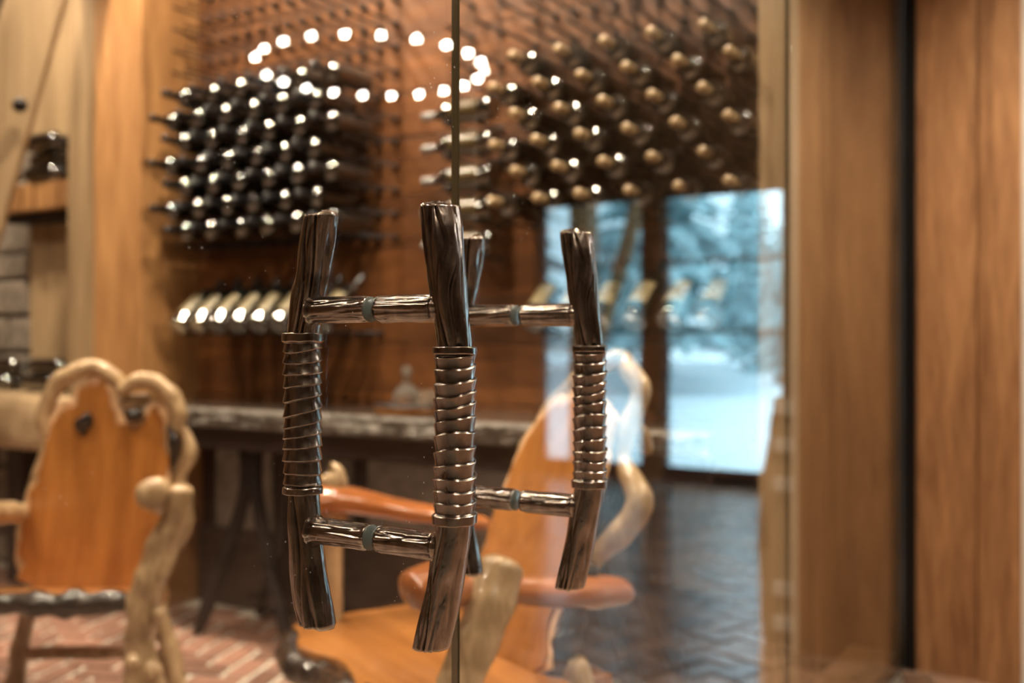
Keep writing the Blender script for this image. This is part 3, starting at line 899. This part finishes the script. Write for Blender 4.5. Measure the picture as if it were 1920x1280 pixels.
for i, (dx, dy) in enumerate(((-0.03, -0.07), (0.05, -0.06))):
    gbl = empty('tumbler', tp + Vector((dx, dy, 0.0315)))
    new_obj('bowl', lathe([(0, 0), (0.028, 0), (0.03, 0.05), (0.027, 0.05), (0.025, 0.008), (0, 0.008)], 12), 'crystal', gbl)
    tag(gbl, 'small cut-glass tumbler on the wooden tray', 'glass', 'tumblers on the tray')

# ================================================================== BURL CHAIRS
def V2(l): return [Vector(p) for p in l]
# ---- chair beside the right door leaf: local X across (towards the glass), local Y towards its back
A = W(960, 640, 1) * 0 + CAM + DV * 2.357 + RV * (-0.527); A.z = 0
wv = RV * 0.55 - DV * 0.835
c1 = empty('burl_chair', A, math.atan2(wv.y, wv.x))
seat_o = live(V2([(-0.03, 0.03), (-0.06, 0.2), (-0.04, 0.42), (0.3, 0.46), (0.66, 0.44), (0.66, 0.2), (0.62, 0.02), (0.45, -0.03), (0.3, 0.02), (0.15, -0.02)]), 0.02, 0.012)
so = new_obj('seat', slab(seat_o, 0.405, 0.452, lambda a, b, t: Vector((a, b, t)), 0.01), 'seat_wood', c1)
new_obj('bark_edge', tube([(-0.04, 0.04, 0.415), (0.1, -0.012, 0.405), (0.25, 0.0, 0.4), (0.42, -0.03, 0.41), (0.58, -0.005, 0.41), (0.66, 0.05, 0.41)], [0.03, 0.042, 0.036, 0.044, 0.04, 0.03], 60, 14, 0.35, 28, 1.0), 'bark', so, None, True)
def lean(h, y0=0.32, k=0.44): return y0 + (h - 0.45) * k
back_o = live(V2([(0.28, 0.40), (0.26, 0.55), (0.235, 0.72), (0.25, 0.85), (0.29, 0.93), (0.34, 0.975), (0.40, 0.99), (0.47, 0.98), (0.53, 0.94), (0.555, 0.85), (0.56, 0.72), (0.60, 0.64), (0.57, 0.55), (0.60, 0.47), (0.55, 0.40)]), 0.018, 0.016, 16, 2)
bo = new_obj('backrest', slab(back_o, -0.02, 0.02, lambda a, b, t: Vector((a, lean(b) + t, b)), 0.008), 'slab_wood', c1)
rim_o = live(V2([(0.275, 0.42), (0.25, 0.55), (0.223, 0.72), (0.235, 0.86), (0.275, 0.945), (0.33, 0.995), (0.40, 1.01), (0.48, 0.995), (0.545, 0.95), (0.57, 0.85), (0.575, 0.72), (0.615, 0.64), (0.585, 0.55), (0.615, 0.47), (0.56, 0.42)]), 0.018, 0.014, 16, 2)
new_obj('sapwood_edge', slab(rim_o, -0.012, 0.012, lambda a, b, t: Vector((a, lean(b) + t, b)), 0.006), 'sapwood', bo)
new_obj('bark_pocket', tube([(0.60, lean(0.46) + 0.005, 0.42), (0.615, lean(0.52) + 0.01, 0.52), (0.60, lean(0.6) + 0.01, 0.6), (0.625, lean(0.66), 0.67)], [0.02, 0.028, 0.022, 0.02], 30, 10, 0.5, 30), 'bark', bo, None, True)
def cp(px, py, b):   # helper: chair-local point seen at a pixel, given its local Y (towards the back)
    M = c1.matrix_basis.inverted()
    o = M @ CAM; d = (M @ W(px, py, 1.0)) - o
    t = (b - o.y) / d.y
    return o + d * t
# branches of the back frame
near = [cp(1096, 1075, 0.44), cp(1118, 1040, 0.47), cp(1160, 1000, 0.50), cp(1198, 950, 0.53), cp(1190, 905, 0.54), cp(1168, 860, 0.55), cp(1176, 800, 0.57), cp(1198, 740, 0.60), cp(1186, 700, 0.61), cp(1162, 664, 0.62)]
new_obj('frame_branch', tube(near, [0.024, 0.024, 0.03, 0.03, 0.024, 0.02, 0.022, 0.024, 0.024, 0.02], 80, 14, 0.25, 18), 'branch_wood', c1, None, True)
farb = [cp(1166, 664, 0.60), cp(1120, 690, 0.60), cp(1075, 722, 0.59), cp(1040, 760, 0.57), cp(1010, 800, 0.55), cp(975, 850, 0.52)]
new_obj('frame_branch', tube(farb, [0.02, 0.022, 0.024, 0.022, 0.018, 0.014], 50, 12, 0.25, 18), 'branch_wood', c1, None, True)
new_obj('frame_stub', tube([cp(1190, 790, 0.6), cp(1204, 820, 0.62), cp(1214, 850, 0.64)], [0.014, 0.02, 0.018], 16, 10, 0.2, 20), 'branch_wood', c1, None, True)
# armrests
def arm(pts, rad, mat, flat, seed):
    return new_obj('armrest', tube(pts, rad, 60, 18, 0.12, 12, flat, True, seed), mat, c1, None, True)
arm([(-0.02, 0.03, 0.735), (-0.02, 0.12, 0.745), (0.0, 0.25, 0.715), (0.03, 0.38, 0.685), (0.10, 0.50, 0.66)], [0.045, 0.062, 0.05, 0.04, 0.034], 'arm_wood', 0.55, 1)
arm([(0.62, -0.005, 0.665), (0.62, 0.05, 0.665), (0.63, 0.16, 0.655), (0.63, 0.28, 0.63), (0.63, 0.40, 0.615), (0.64, 0.50, 0.605)], [0.05, 0.072, 0.045, 0.042, 0.055, 0.04], 'arm_wood', 0.62, 2)
# posts and legs
new_obj('arm_post', tube([(-0.03, 0.125, 0.802), (-0.03, 0.13, 0.78), (-0.035, 0.13, 0.62), (-0.03, 0.12, 0.46), (-0.02, 0.10, 0.2), (-0.03, 0.06, 0.0)], [0.018, 0.040, 0.03, 0.034, 0.036, 0.04], 50, 14, 0.2, 16), 'branch_wood', c1, None, True)
new_obj('arm_post', tube([(0.675, 0.175, 0.715), (0.68, 0.13, 0.63), (0.68, 0.07, 0.5), (0.67, 0.0, 0.3), (0.66, -0.06, 0.0)], [0.044, 0.043, 0.04, 0.042, 0.05], 60, 16, 0.2, 16, 1, True, 4), 'branch_wood', c1, None, True)
new_obj('leg', tube([(0.10, 0.40, 0.41), (0.06, 0.44, 0.2), (0.03, 0.50, 0.0)], [0.034, 0.034, 0.04], 30, 12, 0.2, 16), 'branch_wood', c1, None, True)
new_obj('leg', tube([(0.64, 0.36, 0.49), (0.64, 0.40, 0.25), (0.66, 0.50, 0.0)], [0.032, 0.036, 0.04], 30, 12, 0.2, 16), 'branch_wood', c1, None, True)
tag(c1, 'burl wood armchair with leaning orange slab back, turned side-on behind the door pulls', 'chair', 'burl armchairs')

# ---- chair facing the glass: local X across, local Y towards its back
o2 = CAM + DV * 2.73 + RV * (-1.25); o2.z = 0
c2 = empty('burl_chair', o2, math.atan2(RV.y, RV.x))
def L2(px, py, y):   # chair-local point at a pixel, at local depth y
    z = 2.73 + y
    return Vector(((px - 960) / F * z + 1.25, y, CAM.z - (py - 640) / F * z))
def yb(h): return 0.36 + (h - 0.45) * 0.12
def P2(px, py):
    q = L2(px, py, 0.40); return Vector((q.x, q.z))
seat2 = live(V2([(-0.46, 0.0), (-0.47, 0.25), (-0.40, 0.47), (0.17, 0.47), (0.2, 0.25), (0.235, 0.0)]), 0.02, 0.01, 14, 8)
s2 = new_obj('seat', slab(seat2, 0.40, 0.448, lambda a, b, t: Vector((a, b, t - 0.215 * b)), 0.008), 'seat_wood', c2)
new_obj('bark_edge', tube([(-0.47, 0.0, 0.42), (-0.3, -0.012, 0.416), (-0.12, -0.014, 0.42), (0.05, -0.012, 0.415), (0.225, 0.0, 0.42)], [0.03, 0.034, 0.03, 0.035, 0.03], 60, 14, 0.4, 20), 'bark', s2, None, True)
pan = [(52, 1075), (66, 1050), (48, 1030), (58, 985), (62, 930), (74, 905), (86, 860), (92, 820), (104, 790), (112, 768), (140, 758), (152, 728), (170, 716), (190, 714), (204, 735), (208, 765), (222, 790), (250, 800), (272, 795), (284, 768), (294, 760), (304, 785), (312, 830), (320, 870), (316, 900), (326, 930), (318, 975), (296, 1015), (280, 1050), (276, 1090), (266, 1118), (72, 1118), (78, 1085)]
pc = [P2(a, b) for a, b in pan]
po = live(pc, 0.015, 0.012, 28, 4)
b2 = new_obj('backrest', slab(po, -0.02, 0.02, lambda a, b, t: Vector((a, yb(b) + t, b)), 0.007), 'slab_wood', c2)
cx = sum((p.x for p in pc)) / len(pc); cy = sum((p.y for p in pc)) / len(pc)
grow = []
for i, p in enumerate(pc):
    a = pc[i - 1]; b = pc[(i + 1) % len(pc)]; t = (b - a).normalized(); nn = Vector((-t.y, t.x))
    if (p - Vector((cx, cy))).dot(nn) < 0: nn = -nn
    nn = Vector((-t.y, t.x)); grow.append(p + nn * (0.020 if p.y > 0.85 else 0.009))
s0 = sum(pc[i - 1].x * pc[i].y - pc[i].x * pc[i - 1].y for i in range(len(pc)))
s1 = sum(grow[i - 1].x * grow[i].y - grow[i].x * grow[i - 1].y for i in range(len(pc)))
if abs(s1) < abs(s0): grow = [p * 2 - g for p, g in zip(pc, grow)]
new_obj('sapwood_edge', slab(live(grow, 0.015, 0.010, 28, 4), -0.012, 0.012, lambda a, b, t: Vector((a, yb(b) + t, b)), 0.005), 'sapwood', b2)
for pts, rr in (([(168, 775), (160, 790), (150, 798), (160, 815)], [0.012, 0.024, 0.02, 0.012]), ([(236, 772), (250, 778), (262, 772), (238, 790)], [0.016, 0.03, 0.022, 0.012]), ([(318, 800), (326, 840), (322, 880)], [0.014, 0.018, 0.01])):
    new_obj('bark_pocket', tube([L2(a, b, 0.385) for a, b in pts], rr, 20, 10, 0.4, 30, 0.8), 'bark', b2, None, True)
def br2(name, pts, y, rr, n=60, seed=0, parent=c2):
    return new_obj(name, tube([L2(a, b, yy) for (a, b), yy in zip(pts, y if isinstance(y, list) else [y] * len(pts))], rr, n, 14, 0.28, 18, 1, True, seed), 'branch_wood', parent, None, True)
br2('frame_branch', [(88, 825), (84, 780), (96, 735), (130, 702), (178, 688), (214, 706), (236, 738)], 0.42, [0.02, 0.024, 0.026, 0.026, 0.026, 0.024, 0.018])
br2('frame_branch', [(222, 738), (256, 714), (290, 716), (318, 736), (336, 772), (330, 812)], 0.40, [0.018, 0.024, 0.026, 0.026, 0.026, 0.02], 60, 3)
br2('frame_branch', [(200, 740), (232, 752), (262, 752), (285, 745)], 0.43, [0.014, 0.022, 0.024, 0.016], 30, 6)
br2('frame_branch', [(330, 790), (352, 826), (356, 850), (340, 885), (338, 920), (350, 965), (340, 1005), (300, 1060), (285, 1100)], 0.42, [0.018, 0.02, 0.022, 0.02, 0.022, 0.022, 0.022, 0.026, 0.028], 70, 9)
br2('frame_branch', [(92, 830), (74, 880), (60, 930), (46, 990), (44, 1050), (66, 1095)], 0.44, [0.016, 0.018, 0.02, 0.02, 0.022, 0.024], 50, 12)
# arms: the right one comes forward to a rounded end on the gnarled post
br2('armrest', [(340, 960), (322, 952), (300, 935), (282, 918)], [0.42, 0.26, 0.08, -0.06], [0.028, 0.034, 0.042, 0.046], 40, 15)
br2('armrest', [(62, 962), (20, 960), (-40, 962), (-110, 965)], [0.46, 0.30, 0.1, -0.06], [0.03, 0.034, 0.034, 0.036], 40, 18)
br2('arm_post', [(342, 908), (336, 950), (310, 1010), (290, 1070), (268, 1130), (262, 1200), (268, 1262), (268, 1330), (268, 1416)], [0.0, 0, 0, 0, 0, 0, 0, 0, 0], [0.03, 0.035, 0.04, 0.044, 0.042, 0.04, 0.05, 0.062, 0.07], 90, 21)
br2('arm_post', [(-110, 960), (-116, 1080), (-110, 1250), (-112, 1416)], [-0.02] * 4, [0.034, 0.036, 0.04, 0.05], 40, 24)
br2('leg', [(296, 1090), (302, 1160), (322, 1240), (330, 1314)], 0.42, [0.03, 0.028, 0.032, 0.036], 30, 27)
br2('leg', [(66, 1085), (50, 1160), (34, 1230), (24, 1314)], 0.42, [0.03, 0.028, 0.03, 0.034], 30, 30)
br2('stretcher', [(34, 1225), (150, 1222), (240, 1224), (318, 1232)], [0.42, 0.4, 0.4, 0.42], [0.02, 0.022, 0.02, 0.02], 30, 33)
for a, b, r in ((300, 1150, 0.018), (286, 1255, 0.026), (250, 1240, 0.02)):
    br2('burl_knob', [(a - 8, b + 4), (a, b), (a + 3, b - 3)], [-0.01, -0.035, -0.05], [r, r * 1.1, r * 0.8], 10, a)
tag(c2, 'burl wood armchair facing the glass with scalloped orange slab back and looped branch frame', 'chair', 'burl armchairs')

# ================================================================== FOYER THINGS SEEN IN THE GLASS
# ring chandelier
CH = Vector((4.60, -3.11, 2.645))
ch = empty('ring_chandelier', CH)
bm = bmesh.new()
rows = []
for i in range(96):
    a = 2 * math.pi * i / 96
    c, s = math.cos(a), math.sin(a)
    rows.append([bm.verts.new((c * r, s * r, z)) for r, z in ((0.650, -0.02), (0.665, -0.02), (0.665, 0.02), (0.650, 0.02))])
rows.append(rows[0]); grid_faces(bm, rows)
bmesh.ops.recalc_face_normals(bm, faces=bm.faces)
new_obj('ring', bm, 'iron', ch)
for i in range(3):
    a = 2 * math.pi * i / 3
    new_obj('chain', tube([(0.655 * math.cos(a), 0.655 * math.sin(a), 0.01), (0.3 * math.cos(a), 0.3 * math.sin(a), 0.33), (0, 0, CEIL - CH.z - 0.02)], [0.006] * 3, 6, 6), 'iron', ch)
me_bulb = to_me('bulb', lathe([(0.0, 0.0), (0.008, 0.002), (0.013, 0.010), (0.015, 0.02), (0.013, 0.03), (0.007, 0.036), (0.0, 0.038)], 10), 'bulb_glow')
me_cup = to_me('bulb_cup', lathe([(0.0, -0.02), (0.012, -0.02), (0.014, 0.004), (0.0, 0.005)], 10), 'brass')
for i in range(22):
    a = 2 * math.pi * (i + 0.3) / 22
    cpo = link('bulb_cup', me_cup, ch, (0.6575 * math.cos(a), 0.6575 * math.sin(a), 0.04))
    link('bulb', me_bulb, cpo, (0, 0, 0.004))
tag(ch, 'round ring chandelier of small bright bulbs, mirrored in the door glass', 'chandelier')
# live-edge stand beside the jamb, whose mirror image shows in the side pane
sr = empty('slatted_stand', (3.95, -0.5, 0))
for x in (3.76, 4.25):
    o = new_obj('side_slab', slab(live(V2([(-0.525, 0.0), (-0.545, 0.35), (-0.54, 0.55), (-0.51, 0.75), (-0.485, 0.915), (-0.395, 0.915), (-0.395, 0.5), (-0.395, 0.0)]), 0.03, 0.010, 8, x), x, x + 0.04, lambda a, b, t: Vector((t, a, b)), 0.005), 'post_pale', sr)
    o.location = -sr.location
for zz in (0.07, 0.20, 0.59, 0.735, 0.875):
    o = box('slat', (3.735, -0.478, zz - 0.027), (3.759, -0.396, zz + 0.027), 'white_paint', sr, 0.004); o.location -= sr.location
    o = box('slat', (3.801, -0.50, zz - 0.02), (4.249, -0.47, zz + 0.02), 'post_pale', sr, 0.004); o.location -= sr.location
tag(sr, 'live-edge wooden stand with pale slats beside the jamb, mirrored in the side pane', 'stand')

# ================================================================== LAMPS OF THE TWO ROOMS
def downlight(x, y, watts, size=130, room='wine room', z=CEIL, tilt=(0, 0)):
    t = empty('ceiling_downlight', (x, y, z - 0.03))
    new_obj('trim_ring', lathe([(0.045, 0.0), (0.07, 0.0), (0.072, 0.028), (0.045, 0.028), (0.045, 0.0)], 24), 'white_paint', t, None, True)
    new_obj('lens', lathe([(0.0, 0.012), (0.0445, 0.012), (0.0445, 0.02), (0.0, 0.02)], 20), 'downlight_glow', t)
    ld = bpy.data.lights.new('lamp', 'SPOT'); ld.energy = watts; ld.color = WARM
    ld.spot_size = math.radians(size); ld.spot_blend = 0.6; ld.shadow_soft_size = 0.04
    lo = bpy.data.objects.new('lamp', ld); col.objects.link(lo); lo.parent = t; lo.location = (0, 0, -0.045)
    lo.rotation_euler = (tilt[0], tilt[1], 0)
    tag(t, 'round white-rimmed ceiling downlight of the %s' % room, 'downlight', 'downlights of the %s' % room)
for x, y, w in ((2.3, 0.6, 170), (2.3, 1.2, 170), (2.3, 1.8, 170), (2.3, 2.4, 170), (2.2, 3.75, 130)):     # wall washers turned to the bottles
    downlight(x, y, w, 95, 'wine room', CEIL, (0, math.radians(-20)))
for x, y, w in ((2.1, 3.0, 110), (0.9, 1.3, 110), (0.7, 2.6, 120), (1.3, 4.9, 80), (-0.9, 2.2, 90)):
    downlight(x, y, w)
for x, y, w in ((0.2, -1.3, 170), (2.5, -1.0, 280), (1.4, -3.4, 90), (-1.6, -2.8, 70), (5.2, -1.7, 260)):  # unseen foyer spots, added to brighten the pulls, the jamb and the floor
    downlight(x, y, w, 120, 'foyer, unseen and added for light')
